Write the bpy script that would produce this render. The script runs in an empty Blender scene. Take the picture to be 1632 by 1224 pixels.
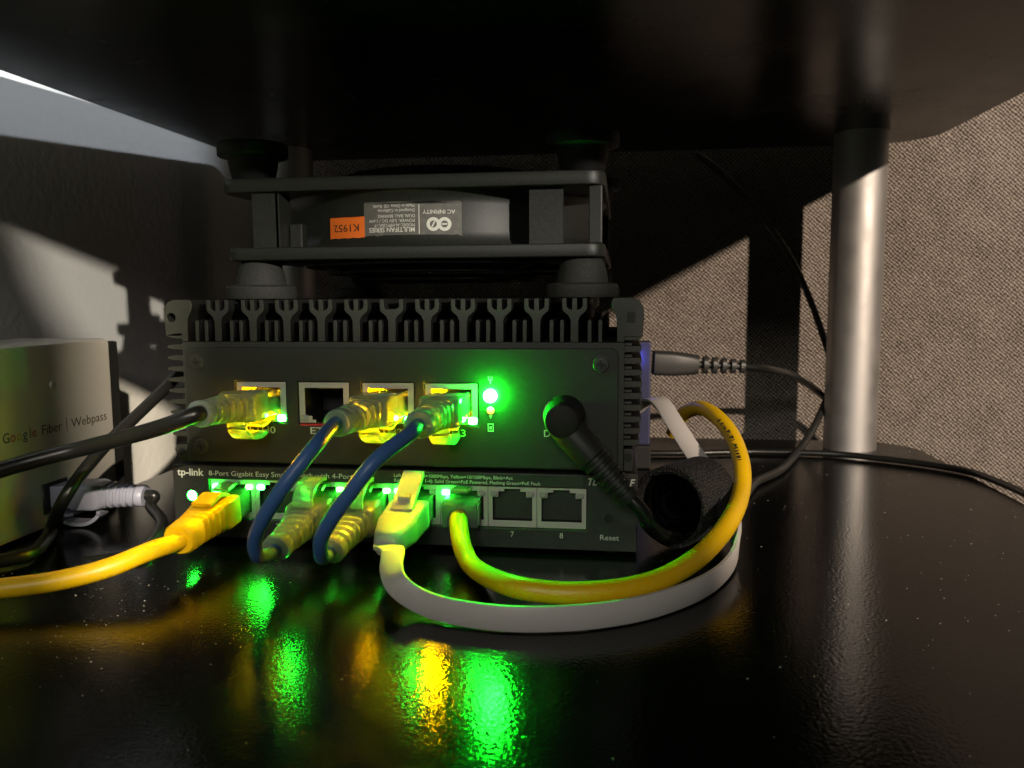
import bpy, bmesh, math, random
from mathutils import Vector, Matrix
R = math.radians
random.seed(7)
S = 0.001                       # everything below is written in millimetres

# ------------------------------------------------------------------ camera
CAM = (-4.79, -257.72, 83.75); YAW, PITCH, ROLL = 0.13657, 0.10846, -0.00577; F = 1300.0
_r = Vector((math.cos(YAW), math.sin(YAW), 0))
_f = Vector((-math.sin(YAW)*math.cos(PITCH), math.cos(YAW)*math.cos(PITCH), -math.sin(PITCH)))
_u = _r.cross(_f)
RT = _r*math.cos(ROLL) + _u*math.sin(ROLL); UP = -_r*math.sin(ROLL) + _u*math.cos(ROLL)
sc = bpy.context.scene
C = sc.collection
cam_d = bpy.data.cameras.new('camera'); cam = bpy.data.objects.new('camera', cam_d); C.objects.link(cam)
m = Matrix((RT, UP, -_f)).transposed().to_4x4(); m.translation = Vector(CAM)*S
cam.matrix_world = m
cam_d.sensor_width = 36; cam_d.lens = F/1632*36
cam_d.clip_start = 0.002; cam_d.clip_end = 30
cam_d.dof.use_dof = True; cam_d.dof.focus_distance = 0.262; cam_d.dof.aperture_fstop = cam_d.lens/1.15
sc.camera = cam

def survey(px, py, ax, v):      # measured photograph point -> place on a known real plane (mm)
    d = _f*F + RT*(px-816.0) - UP*(py-612.0)
    t = (v - CAM[ax])/d[ax]
    return Vector(CAM) + d*t
def FY(px, py, y): return survey(px, py, 1, y)
def FZ(px, py, z): return survey(px, py, 2, z)
def FX(px, py, x): return survey(px, py, 0, x)

# ------------------------------------------------------------------ world and lamps
sc.view_settings.view_transform = 'Standard'; sc.view_settings.look = 'None'
sc.view_settings.exposure = 0; sc.view_settings.gamma = 1
sc.cycles.use_denoising = True
sc.cycles.max_bounces = 8; sc.cycles.glossy_bounces = 4; sc.cycles.transmission_bounces = 8
sc.cycles.caustics_refractive = False; sc.cycles.caustics_reflective = False
sc.cycles.sample_clamp_indirect = 12
w = bpy.data.worlds.new('World'); sc.world = w; w.use_nodes = True
w.node_tree.nodes['Background'].inputs[0].default_value = (0.95, 1.0, 0.86, 1)
w.node_tree.nodes['Background'].inputs[1].default_value = 0.015

def spot(name, target, direction, dist, power, color, half, blend, rad, offset=(0, 0, 0)):
    d = Vector(direction).normalized()
    L = bpy.data.lights.new(name, 'SPOT'); o = bpy.data.objects.new(name, L); C.objects.link(o)
    p = Vector(target) - d*dist
    o.location = p*S
    aim = (Vector(target)+Vector(offset) - p).normalized()
    o.rotation_euler = aim.to_track_quat('-Z', 'Y').to_euler()
    L.energy = power; L.color = color; L.spot_size = 2*half; L.spot_blend = blend; L.shadow_soft_size = rad*S
    return o
def cone(dist, width): return math.atan(width/dist)
# warm lamp from the right: lights the fabric, the post and the cable loop right of the switch
spot('lamp_right', (180, 120, 60), (-1, 2.0, -.765), 1300, 70, (1, .81, .64), R(15.0), .03, 14, offset=(114, 60, -10))
# warm lamp behind the photographer: devices, modem and the lower wall patch
lf = spot('lamp_front', (-173, 2, 60), (-1, 1.7, -.80), 1400, 170, (1, .86, .66), cone(1400, 120), .10, 14); lf.scale = (.118, 1, 1)
# soft room light from behind the photographer
FL = bpy.data.lights.new('room_light', 'AREA'); fo = bpy.data.objects.new('room_light', FL); C.objects.link(fo)
FL.shape = 'RECTANGLE'; FL.size = .42; FL.size_y = .22; FL.energy = 3.2; FL.color = (1, .96, .86)
fo.location = Vector((-60, -1150, 500))*S; fo.rotation_euler = (Vector((-60, 0, 60)) - Vector((-60, -1150, 500))).to_track_quat('-Z', 'Y').to_euler()
# low lamp front right: upper wall patch and lower half of the fan
spot('lamp_low', (-75, 45, 60), (-1, 1.04, -.31), 1500, 68, (1, .92, .80), cone(1500, 89), .12, 13, offset=(-18, -18, 91))
# cool light coming down the gap between shelf and wall
spot('lamp_cool', (-262, 60, 160), (-1, -.2, -1.4), 900, 17, (.80, .88, 1), cone(900, 175), .5, 10)
spot('lamp_gap', (-262, 10, 172), (-1, -.15, -.47), 1100, 60, (.96, .97, 1), cone(1100, 115), .8, 5)

# ------------------------------------------------------------------ materials
def mat(name, col, rough=.5, metal=0, spec=.5, **k):
    M = bpy.data.materials.new(name); M.use_nodes = True
    b = M.node_tree.nodes['Principled BSDF']
    b.inputs['Base Color'].default_value = (*col, 1); b.inputs['Roughness'].default_value = rough
    b.inputs['Metallic'].default_value = metal; b.inputs['Specular IOR Level'].default_value = spec
    for a, v in k.items(): b.inputs[a.replace('_', ' ')].default_value = v
    return M
def nodes(M): return M.node_tree.nodes, M.node_tree.links, M.node_tree.nodes['Principled BSDF']
def coord(M, scale=1000):
    N, L, b = nodes(M)
    tc = N.new('ShaderNodeNewGeometry'); mp = N.new('ShaderNodeMapping'); mp.inputs['Scale'].default_value = (scale,)*3
    L.new(tc.outputs['Position'], mp.inputs['Vector']); return mp.outputs[0]      # position in mm
def noise(M, vec, sc_, detail=3, rough=.5):
    N, L, b = nodes(M); n = N.new('ShaderNodeTexNoise'); n.inputs['Scale'].default_value = sc_
    n.inputs['Detail'].default_value = detail; n.inputs['Roughness'].default_value = rough
    L.new(vec, n.inputs['Vector']); return n.outputs['Fac']
def ramp(M, fac, stops):
    N, L, b = nodes(M); r = N.new('ShaderNodeValToRGB')
    while len(r.color_ramp.elements) < len(stops): r.color_ramp.elements.new(.5)
    for e, (p, c) in zip(r.color_ramp.elements, stops): e.position = p; e.color = (*c, 1) if len(c) == 3 else c
    L.new(fac, r.inputs[0]); return r.outputs[0]
def bump(M, height, dist, strength=1):
    N, L, b = nodes(M); n = N.new('ShaderNodeBump'); n.inputs['Distance'].default_value = dist*S; n.inputs['Strength'].default_value = strength
    L.new(height, n.inputs['Height']); L.new(n.outputs[0], b.inputs['Normal']); return n
def grain(M, scale=3., dist=.05, dust=None, amount=.6, dscale=.6, rvar=None):
    """fine relief, plus optional pale dust scattered over the base colour"""
    N, L, b = nodes(M); v = coord(M)
    bump(M, noise(M, v, scale, 3), dist)
    base = tuple(b.inputs['Base Color'].default_value[:3])
    if dust:
        n1 = noise(M, v, dscale, 6, .75)
        L.new(ramp(M, n1, [(.48, base), (.78, tuple(a+(d-a)*amount for a, d in zip(base, dust)))]), b.inputs['Base Color'])
    if rvar:
        n2 = noise(M, v, .08, 4, .6); r = ramp(M, n2, [(.3, (rvar[0],)*3), (.7, (rvar[1],)*3)])
        L.new(r, b.inputs['Roughness'])
    return M
def emit(name, col, strength):
    M = mat(name, (.8, .8, .8), .3); b = nodes(M)[2]
    b.inputs['Emission Color'].default_value = (*col, 1); b.inputs['Emission Strength'].default_value = strength
    return M
K = {}
K['chassis'] = grain(mat('black_anodised_metal', (.010, .010, .009), .5), 4, .035, (.10, .10, .08), .3, 2.5)
K['cut_end'] = grain(mat('cut_end_metal', (.029, .031, .024), .5), 4, .035, (.14, .14, .11), .3, 2.5)
K['plate'] = grain(mat('black_powder_coat', (.019, .021, .015), .55), 6, .05, (.08, .08, .06), .3, 3)
K['switch'] = grain(mat('black_steel', (.028, .029, .026), .45), 6, .03, (.12, .12, .1), .3, 1.4)
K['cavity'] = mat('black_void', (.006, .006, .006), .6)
K['fan'] = grain(mat('black_fan_plastic', (.011, .0125, .010), .46), 5, .03, (.12, .118, .095), .3, 1.6)
K['guard'] = grain(mat('dusty_wire', (.06, .06, .05), .35, .4), 3, .03, (.4, .38, .3), .6, 1.0)
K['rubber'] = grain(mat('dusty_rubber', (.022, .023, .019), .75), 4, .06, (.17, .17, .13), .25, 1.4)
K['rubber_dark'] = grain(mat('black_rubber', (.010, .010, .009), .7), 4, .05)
K['jack'] = grain(mat('port_metal', (.62, .60, .54), .42, .35), 5, .03, rvar=(.35, .55))
K['jack_dark'] = mat('port_shade', (.012, .012, .012), .5)  # inner port walls: shade of the recess put into the colour
K['contact'] = mat('gold_contact', (.8, .55, .2), .3, 1)
K['screw'] = grain(mat('black_screw', (.036, .038, .031), .40), 6, .03)
K['ink'] = mat('printed_white', (.78, .78, .70), .6)
K['ink_red'] = mat('printed_red', (.55, .03, .04), .5)
K['ink_black'] = mat('printed_black', (.02, .018, .015), .6)
K['label'] = grain(mat('grey_label', (.13, .125, .11), .4), 3, .02, (.30, .28, .24), .5, .4)
K['sticker'] = grain(mat('orange_sticker', (1, .20, .022), .55), 3, .02)
K['led_green'] = emit('green_light', (.008, 1, .022), 1300)
K['led_green_small'] = emit('green_light_small', (.012, 1, .03), 240)
K['led_green_link'] = emit('green_link_light', (.012, 1, .03), 260)
K['led_green_dim'] = emit('green_light_dim', (.02, 1, .02), 90)
K['led_amber'] = emit('amber_light', (1, .50, .0), 1500)
K['led_amber_dim'] = emit('amber_light_dim', (1, .25, .0), 1.3)
K['amber_hidden'] = emit('hidden_amber', (1, .48, .0), 20000)  # for unseen amber emitters added to make the plugs glow
K['amber_soft'] = emit('amber_soft', (1, .50, .0), 1200)
K['led_off'] = mat('unlit_lens', (.62, .62, .55), .25, Transmission_Weight=.3)
K['blue'] = grain(mat('blue_jacket', (.06, .165, .41), .38), 3, .02, (.2, .22, .26), .12, .8)
K['black_jacket'] = grain(mat('black_jacket', (.012, .012, .011), .30), 3, .02)
K['yellow'] = grain(mat('yellow_jacket', (.82, .50, .0), .40), 2.5, .025, (.9, .8, .5), .08, .7)
K['white'] = grain(mat('white_jacket', (.56, .53, .50), .45), 3, .02)
K['clear'] = grain(mat('clear_plastic', (.74, .80, .70), .06, IOR=1.45, Transmission_Weight=.82, Subsurface_Weight=.9, Subsurface_Radius=(.006, .006, .005), Subsurface_Scale=1), 1.5, .03)
K['frost'] = grain(mat('milky_boot', (.52, .64, .55), .12, IOR=1.42, Transmission_Weight=.6, Subsurface_Weight=1.0, Subsurface_Radius=(.007, .007, .005), Subsurface_Scale=1), 1.5, .03)
K['lilac'] = grain(mat('lilac_boot', (.36, .37, .48), .4, Transmission_Weight=.25), 1.5, .03)
K['modem'] = grain(mat('modem_plastic', (.60, .57, .51), .42), 4, .02)
K['modem_shade'] = mat('shade_black', (.012, .012, .011), .6)  # black in place of the shade behind the modem
K['port_dark'] = mat('dark_port', (.02, .018, .014), .5)
K['metal_post'] = grain(mat('satin_chrome', (.60, .585, .57), .5, 1), 1.0, .02, rvar=(.52, .64))
K['edge_band'] = mat('board_edge', (.10, .085, .07), .45)
K['grey_plug'] = grain(mat('grey_plug', (.035, .035, .033), .42), 3, .03)
K['blue_lit'] = mat('blue_lit_plastic', (.032, .035, .09), .5)  # blue glow on the adapter face put into its base colour
K['dust'] = mat('dust_fleck', (.55, .52, .45), .9)
for nm, a, bb in (('gs', (.10, .25, .75), 0), ): pass

# black lacquer boards: glossy with orange peel
def lacquer(name, peel, rough):
    M = mat(name, (.002, .0019, .0018), rough, 0, .28); N, L, b = nodes(M); v = coord(M)
    n1 = noise(M, v, 1.0, 2, .5); n2 = noise(M, v, 2.6, 2, .5)
    ad = N.new('ShaderNodeMath'); ad.operation = 'MULTIPLY_ADD'; L.new(n2, ad.inputs[0]); ad.inputs[1].default_value = .28; L.new(n1, ad.inputs[2])
    bump(M, ad.outputs[0], peel)
    n3 = noise(M, v, .02, 5, .65)
    L.new(ramp(M, n3, [(.35, (rough*.85,)*3), (.65, (rough*1.25,)*3)]), b.inputs['Roughness'])
    n4 = noise(M, v, 1.1, 8, .85)
    L.new(ramp(M, n4, [(.66, (.002, .0019, .0018)), (.80, (.016, .015, .013))]), b.inputs['Base Color'])
    return M
K['board'] = lacquer('black_lacquer', .062, .12)
K['board_under'] = lacquer('black_underside', .04, .23)
nodes(K['board_under'])[2].inputs['Specular IOR Level'].default_value = .17
# painted wall with roller texture
K['wall'] = mat('painted_wall', (.74, .73, .69), .65)
M = K['wall']; v = coord(M); bump(M, noise(M, v, .28, 3, .55), .28)
# upholstery twill
K['fabric'] = mat('twill_fabric', (.4, .33, .26), .9, 0, .15)
def fabric():
    M = K['fabric']; N, L, b = nodes(M); v = coord(M)
    wob = N.new('ShaderNodeTexNoise'); wob.inputs['Scale'].default_value = .35; wob.inputs['Detail'].default_value = 3; L.new(v, wob.inputs['Vector'])
    mx = N.new('ShaderNodeMix'); mx.data_type = 'VECTOR'; mx.inputs[0].default_value = 1
    sub = N.new('ShaderNodeVectorMath'); sub.operation = 'MULTIPLY_ADD'; L.new(wob.outputs['Color'], sub.inputs[0]); sub.inputs[1].default_value = (2.0, 0, 2.0); L.new(v, sub.inputs[2])
    rot = N.new('ShaderNodeMapping'); rot.inputs['Rotation'].default_value = (0, R(48), 0); L.new(sub.outputs[0], rot.inputs['Vector'])
    wv = N.new('ShaderNodeTexWave'); wv.bands_direction = 'X'; wv.inputs['Scale'].default_value = .185; wv.inputs['Distortion'].default_value = 1.2
    wv.inputs['Detail'].default_value = 2; wv.inputs['Detail Scale'].default_value = 1.2; L.new(rot.outputs[0], wv.inputs['Vector'])
    thr = N.new('ShaderNodeMapping'); thr.inputs['Scale'].default_value = (.9, 1, .9); L.new(rot.outputs[0], thr.inputs['Vector'])
    wv2 = N.new('ShaderNodeTexWave'); wv2.bands_direction = 'Z'; wv2.inputs['Scale'].default_value = .15; wv2.inputs['Distortion'].default_value = 2.5
    wv2.inputs['Detail'].default_value = 2; wv2.inputs['Detail Scale'].default_value = 1.5; L.new(rot.outputs[0], wv2.inputs['Vector'])
    big = noise(M, v, .06, 5, .75); mid = noise(M, v, .55, 4, .75)
    def mad(x, k, y):
        q = N.new('ShaderNodeMath'); q.operation = 'MULTIPLY_ADD'; L.new(x, q.inputs[0]); q.inputs[1].default_value = k
        if y is None: q.inputs[2].default_value = 0
        else: L.new(y, q.inputs[2])
        return q.outputs[0]
    h = mad(wv.outputs['Fac'], .42, mad(wv2.outputs['Fac'], .20, mad(mid, .50, None)))
    c = mad(big, .34, h)
    L.new(ramp(M, c, [(.46, (.055, .044, .036)), (.72, (.215, .18, .15)), (.96, (.50, .44, .385))]), b.inputs['Base Color'])
    bump(M, h, 1.0)
fabric()
# woven hook and loop strap
M = K['strap'] = mat('woven_strap', (.012, .012, .011), .7)
v = coord(M); N, L, b = nodes(M); vo = N.new('ShaderNodeTexVoronoi'); vo.inputs['Scale'].default_value = 1.15; vo.inputs['Randomness'].default_value = .6; L.new(v, vo.inputs['Vector'])
L.new(ramp(M, vo.outputs['Distance'], [(.12, (.045, .045, .042)), (.40, (.002, .002, .002))]), b.inputs['Base Color']); bump(M, vo.outputs['Distance'], .4)

# ------------------------------------------------------------------ building helpers
def link(name, me, material, parent=None, smooth=False, loc=None):
    o = bpy.data.objects.new(name, me); C.objects.link(o)
    if material and not me.materials: me.materials.append(material)
    if smooth:
        for p in me.polygons: p.use_smooth = True
    if parent:
        o.parent = parent
        if parent.type == 'EMPTY': o.matrix_parent_inverse = Matrix.Translation(-parent.location)
    if loc is not None: o.location = Vector(loc)*S
    return o
def again(src, parent, loc, name=None):
    o = src.copy(); C.objects.link(o); o.parent = parent
    o.matrix_parent_inverse = Matrix.Translation(-parent.location) if parent.type == 'EMPTY' else Matrix()
    o.location = Vector(loc)*S
    return o
def tag(o, label=None, cat=None, group=None, kind=None):
    for k, v in (('label', label), ('category', cat), ('group', group), ('kind', kind)):
        if v: o[k] = v
    return o
def thing(name, loc, label, cat, group=None):
    o = bpy.data.objects.new(name, None); C.objects.link(o); o.location = Vector(loc)*S; o.empty_display_size = .01
    return tag(o, label, cat, group)

class MB:
    def __init__(s): s.v = []; s.f = []
    def add(s, vs, fs, M=None):
        n = len(s.v)
        s.v += [tuple((M @ Vector(v)) if M else Vector(v)) for v in vs]; s.f += [tuple(i+n for i in f) for f in fs]
        return s
    def box(s, x0, x1, y0, y1, z0, z1, b=0, M=None):
        if b <= 0:
            vs = [(x, y, z) for x in (x0, x1) for y in (y0, y1) for z in (z0, z1)]
            return s.add(vs, [(0, 1, 3, 2), (4, 6, 7, 5), (0, 4, 5, 1), (2, 3, 7, 6), (0, 2, 6, 4), (1, 5, 7, 3)], M)
        bm = bmesh.new(); bmesh.ops.create_cube(bm, size=1)
        for v in bm.verts: v.co = Vector(((x0+x1)/2+v.co.x*(x1-x0), (y0+y1)/2+v.co.y*(y1-y0), (z0+z1)/2+v.co.z*(z1-z0)))
        bmesh.ops.bevel(bm, geom=bm.edges[:], offset=b, segments=2, profile=.6, affect='EDGES')
        s.add([v.co.copy() for v in bm.verts], [[v.index for v in f.verts] for f in bm.faces], M) if not bm.verts.index_update() else 0
        bm.free(); return s
    def lathe(s, prof, n=32, M=None, cap=True):
        """profile of (radius, height) turned about z"""
        vs = []; fs = []
        for (r, h) in prof: vs += [(r*math.cos(2*math.pi*i/n), r*math.sin(2*math.pi*i/n), h) for i in range(n)]
        for k in range(len(prof)-1):
            for i in range(n): j = (i+1) % n; fs.append((k*n+i, k*n+j, (k+1)*n+j, (k+1)*n+i))
        if cap: fs.append(tuple(range(n))[::-1]); fs.append(tuple((len(prof)-1)*n+i for i in range(n)))
        return s.add(vs, fs, M)
    def loft(s, sections, M=None, n=28):
        """sections (y, cx, cz, w, h, e): super-ellipse rings along y"""
        vs = []; fs = []
        for (y, cx, cz, w_, h, e) in sections:
            for i in range(n):
                a = 2*math.pi*i/n; c, q = math.cos(a), math.sin(a)
                vs.append((cx + w_/2*math.copysign(abs(c)**e, c), y, cz + h/2*math.copysign(abs(q)**e, q)))
        for k in range(len(sections)-1):
            for i in range(n): j = (i+1) % n; fs.append((k*n+i, k*n+j, (k+1)*n+j, (k+1)*n+i))
        fs.append(tuple(range(n))[::-1]); fs.append(tuple((len(sections)-1)*n+i for i in range(n)))
        return s.add(vs, fs, M)
    def sweep(s, pts, ring, up=None, caps=True, M=None, scale=None):
        """ring: list of (side, up) offsets swept along points"""
        P = [Vector(p) for p in pts]; n = len(ring); vs = []; fs = []
        T = [(P[min(i+1, len(P)-1)]-P[max(i-1, 0)]).normalized() for i in range(len(P))]
        nrm = T[0].cross(Vector((0, 0, 1)));
        if nrm.length < .1: nrm = T[0].cross(Vector((1, 0, 0)))
        nrm.normalize()
        for i, p in enumerate(P):
            if up is not None:
                upv = up[i] if isinstance(up, list) else Vector(up)
                side = T[i].cross(upv).normalized(); u = side.cross(T[i]).normalized()
            else:
                nrm = (nrm - T[i]*nrm.dot(T[i])).normalized(); side = nrm; u = side.cross(T[i]).normalized()
            k = scale[i] if scale else 1
            vs += [p + side*a*k + u*b_*k for a, b_ in ring]
        for k in range(len(P)-1):
            for i in range(n): j = (i+1) % n; fs.append((k*n+i, k*n+j, (k+1)*n+j, (k+1)*n+i))
        if caps: fs.append(tuple(range(n))[::-1]); fs.append(tuple((len(P)-1)*n+i for i in range(n)))
        return s.add(vs, fs, M)
    def mesh(s, name):
        me = bpy.data.meshes.new(name); me.from_pydata([tuple(c*S for c in v) for v in s.v], [], s.f)
        bm = bmesh.new(); bm.from_mesh(me); bmesh.ops.recalc_face_normals(bm, faces=bm.faces[:]); bm.to_mesh(me); bm.free(); return me
    def build(s, name, material, parent=None, smooth=False, loc=None):
        me = s.mesh(name); o = link(name, me, material, parent, False, loc)
        if smooth:
            for p in me.polygons: p.use_smooth = True
            me.set_sharp_from_angle(angle=R(38))
        return o
def circle(r, n=18): return [(r*math.cos(2*math.pi*i/n), r*math.sin(2*math.pi*i/n)) for i in range(n)]
def smooth_path(pts, k=10):
    P = [Vector(p) for p in pts]; P = [P[0]*2-P[1]] + P + [P[-1]*2-P[-2]]; out = []
    for i in range(1, len(P)-2):
        a, b_, c, d = P[i-1:i+3]
        for j in range(k):
            t = j/k
            out.append(.5*((2*b_) + (c-a)*t + (2*a-5*b_+4*c-d)*t*t + (3*b_-a-3*c+d)*t**3))
    out.append(P[-2]); return out
def slab(name, loops, d0, d1, material, parent=None, bev=.0, plane='XZ', loc=None):
    """filled outline(s) with holes, given real thickness from d0 to d1 along the third axis"""
    cu = bpy.data.curves.new(name, 'CURVE'); cu.dimensions = '2D'; cu.fill_mode = 'BOTH'
    cu.extrude = abs(d1-d0)/2*S - bev*S; cu.bevel_depth = bev*S; cu.bevel_resolution = 1; cu.offset = -bev*S
    for lp in loops:
        sp = cu.splines.new('POLY'); sp.points.add(len(lp)-1); sp.use_cyclic_u = True
        for p, (a, b_) in zip(sp.points, lp): p.co = (a*S, b_*S, 0, 1)
    t = bpy.data.objects.new('tmp', cu); C.objects.link(t)
    me = bpy.data.meshes.new_from_object(t.evaluated_get(bpy.context.evaluated_depsgraph_get()))
    bpy.data.objects.remove(t); bpy.data.curves.remove(cu)
    mid = (d0+d1)/2*S
    if plane == 'XZ': Mx = Matrix(((1, 0, 0, 0), (0, 0, 1, mid), (0, 1, 0, 0), (0, 0, 0, 1)))
    elif plane == 'XY': Mx = Matrix.Translation((0, 0, mid))
    else: Mx = Matrix(((0, 0, 1, mid), (1, 0, 0, 0), (0, 1, 0, 0), (0, 0, 0, 1)))
    me.transform(Mx); me.name = name; me.materials.clear()
    bm = bmesh.new(); bm.from_mesh(me); bmesh.ops.remove_doubles(bm, verts=bm.verts[:], dist=1e-7); bmesh.ops.recalc_face_normals(bm, faces=bm.faces[:]); bm.to_mesh(me); bm.free()
    o = link(name, me, material, parent, False, loc)
    if material == K.get('chassis'): ends(o, K['cut_end'], K['chassis'])
    if material == K.get('jack') and plane == 'XZ': ends(o, K['jack'], K['jack_dark'])
    return o
def rrect(x0, x1, z0, z1, r, n=5):
    out = []
    for cx, cz, a0 in ((x1-r, z1-r, 0), (x0+r, z1-r, 90), (x0+r, z0+r, 180), (x1-r, z0+r, 270)):
        for i in range(n+1): a = R(a0+90*i/n); out.append((cx+r*math.cos(a), cz+r*math.sin(a)))
    return out
def ends(o, front, side):       # front faces take one material; darker flanks blacken fin gaps and port insides
    me = o.data; me.materials.clear(); me.materials.append(side); me.materials.append(front)
    for p in me.polygons: p.material_index = 1 if p.normal.y < -.6 else 0
    return o
def lettering(txt, x, z, h, y, material, parent, name='lettering', rot=0, shear=0, bold=0, wide=None, kx=None, axis='Y', align='LEFT'):
    """printed text: capital height h mm; reads along +x facing -y (or along +y facing +x)"""
    cu = bpy.data.curves.new(name, 'FONT'); cu.body = txt; cu.size = h/.72*S; cu.extrude = .02*S; cu.shear = shear; cu.offset = bold*S
    cu.align_x = align; cu.resolution_u = 3
    t = bpy.data.objects.new('tmp', cu); C.objects.link(t)
    me = bpy.data.meshes.new_from_object(t.evaluated_get(bpy.context.evaluated_depsgraph_get()))
    bpy.data.objects.remove(t); bpy.data.curves.remove(cu)
    if not len(me.vertices): return None
    if wide:
        xs = [v.co.x for v in me.vertices]; k = wide*S/(max(xs)-min(xs))
        for v_ in me.vertices: v_.co.x *= k
    if kx:
        for v_ in me.vertices: v_.co.x *= kx
    if axis == 'Y': B = Matrix.Rotation(R(90), 4, 'X')
    else: B = Matrix.Rotation(R(90), 4, 'Z') @ Matrix.Rotation(R(90), 4, 'X')
    Mx = Matrix.Translation(Vector((x, y, z) if axis == 'Y' else (y, x, z))*S) @ B @ Matrix.Rotation(R(rot), 4, 'Z')
    me.transform(Mx); me.materials.clear(); me.name = name
    return link(name, me, material, parent)

# ------------------------------------------------------------------ the room behind
def wall_quad(name, p0, p1, z0, z1, t, material, label):
    a, b_ = Vector((*p0, 0)), Vector((*p1, 0)); n = (b_-a).normalized().cross(Vector((0, 0, 1)))*t
    mb = MB(); vs = [(q.x, q.y, z) for q in (a, b_, b_+n, a+n) for z in (z0, z1)]
    mb.add(vs, [(0, 1, 3, 2), (2, 3, 5, 4), (4, 5, 7, 6), (6, 7, 1, 0), (0, 2, 4, 6), (1, 7, 5, 3)])
    o = mb.build(name, material); return tag(o, label, kind='structure')
wall_quad('wall', (-286, -500), (-246, 262), -400, 700, -20, K['wall'], 'pale painted wall with roller texture left of the shelf')
wall_quad('fabric_wall', (-266, 262), (900, 262), -400, 700, -20, K['fabric'], 'beige twill fabric panel behind the shelf')

# ------------------------------------------------------------------ the shelf unit
shelf = thing('shelf_unit', (-40, 30, -18), 'black lacquered shelf with silver posts holding the devices', 'shelf')
def outline(x0, x1, y0, y1, rb, rf=20):
    out = []
    for cx, cy, r, a0 in ((x1-rb, y1-rb, rb, 0), (x0+rb, y1-rb, rb, 90), (x0+rf, y0+rf, rf, 180), (x1-rf, y0+rf, rf, 270)):
        for i in range(13): a = R(a0+90*i/12); out.append((cx+r*math.cos(a), cy+r*math.sin(a)))
    return out
lb = slab('lower_board', [outline(-223, 154, -170, 224, 30)], -18, 0, K['board'], shelf, .8, 'XY')
ub = slab('upper_board', [outline(-233, 161, -170, 238, 32)], 167, 185, K['board_under'], shelf, .8, 'XY')
for X, Y in ((117.5, 201.5), (-196, 199)):
    MB().lathe([(13.5, .02), (13.5, 166.98)], 64, Matrix.Translation((X, Y, 0))).build('post', K['metal_post'], shelf, True)

# dust on the lacquer: too many specks to count
random.seed(11); mb = MB()
def fleck(x, y, z, s_):
    a = random.random()*6.28; e = random.uniform(.5, 1.6)
    vs = [(x+s_*e*math.cos(a+t)*random.uniform(.6, 1), y+s_/e*math.sin(a+t)*random.uniform(.6, 1), z+random.uniform(0, s_*.5)) for t in (0, 1.6, 3.1, 4.7)] + [(x, y, z+s_*.6)]
    mb.add(vs, [(0, 1, 4), (1, 2, 4), (2, 3, 4), (3, 0, 4)])
for i in range(1000):
    k = random.random()
    if k < .45: x, y = random.gauss(-150, 24), random.gauss(-62, 30)
    elif k < .75: x, y = random.uniform(25, 148), random.uniform(-90, 200)
    else: x, y = random.uniform(-215, 150), random.uniform(-125, 215)
    if -220 < x < 150 and y < 218 and y > -160: fleck(x, y, .02, abs(random.gauss(.07, .10))+.05)
dust = mb.build('dust', K['dust']); tag(dust, 'pale dust specks scattered on the black shelf board', kind='stuff')

# ------------------------------------------------------------------ network switch
sw = thing('network_switch', (-79, 50, 0), 'black steel eight port network switch under the small finned computer', 'network switch')
mb = MB(); mb.box(-158, 0, 3, 101, 1.5, 26.4, .5); mb.build('case', K['switch'], sw)
px0, pitch = -144.8, 16.07
slab('front_panel', [[(-158, 1.5), (0, 1.5), (0, 26.5), (-158, 26.5)], [(-145.0, 8.2), (-16.0, 8.2), (-16.0, 21.9), (-145.0, 21.9)]], -.8, 3.0, K['switch'], sw, .35)
mb = MB(); mb.box(-147, -13, 12, 13, 5, 24); mb.build('dark_backing', K['cavity'], sw)  # black block added so the port openings look dark inside
mb = MB(); mb.box(-157.4, -17, -1.25, -.85, 22.2, 26.3, .12); mb.build('top_strip', K['switch'], sw)
for x, y in ((-150, 8), (-8, 8), (-150, 92), (-8, 92)):
    MB().lathe([(5, 0), (5, 1.5)], 20, Matrix.Translation((x, y, 0))).build('rubber_foot', K['rubber_dark'], sw)
# reset hole, printed words
MB().lathe([(1.9, 0), (1.9, .18), (1.5, .18), (1.45, .06)], 24, Matrix.Translation((-9.1, -.82, 12.5)) @ Matrix.Rotation(R(90), 4, 'X')).build('reset_button_hole', K['screw'], sw, True)
MB().lathe([(1.4, 0), (1.4, .2)], 20, Matrix.Translation((-9.1, -.85, 12.5)) @ Matrix.Rotation(R(90), 4, 'X')).build('reset_button', K['cavity'], sw)
yt = -1.29
lettering('tp-link', -155.9, 23.15, 2.5, yt, K['ink'], sw, bold=.06, wide=9.6)
lettering('8-Port Gigabit Easy Smart Switch with 4-Port PoE+', -144.6, 23.3, 1.75, yt, K['ink'], sw, wide=57.5)
lettering('Left LED: Green=1000Mbps, Yellow=10/100Mbps, Blink=Act', -79.6, 24.4, 1.15, yt, K['ink'], sw, wide=39.5)
lettering('Right LED(Port 1-4): Solid Green=PoE Powered, Flashing Green=PoE Fault', -79.6, 22.75, 1.15, yt, K['ink'], sw, wide=48.5)
lettering('TL-SG108PE', -16.2, 23.2, 2.3, -.85, K['ink'], sw, shear=.3, bold=.07, wide=15.0)
lettering('Reset', -12.0, 5.3, 1.8, -.85, K['ink'], sw, wide=6.0)
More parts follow.
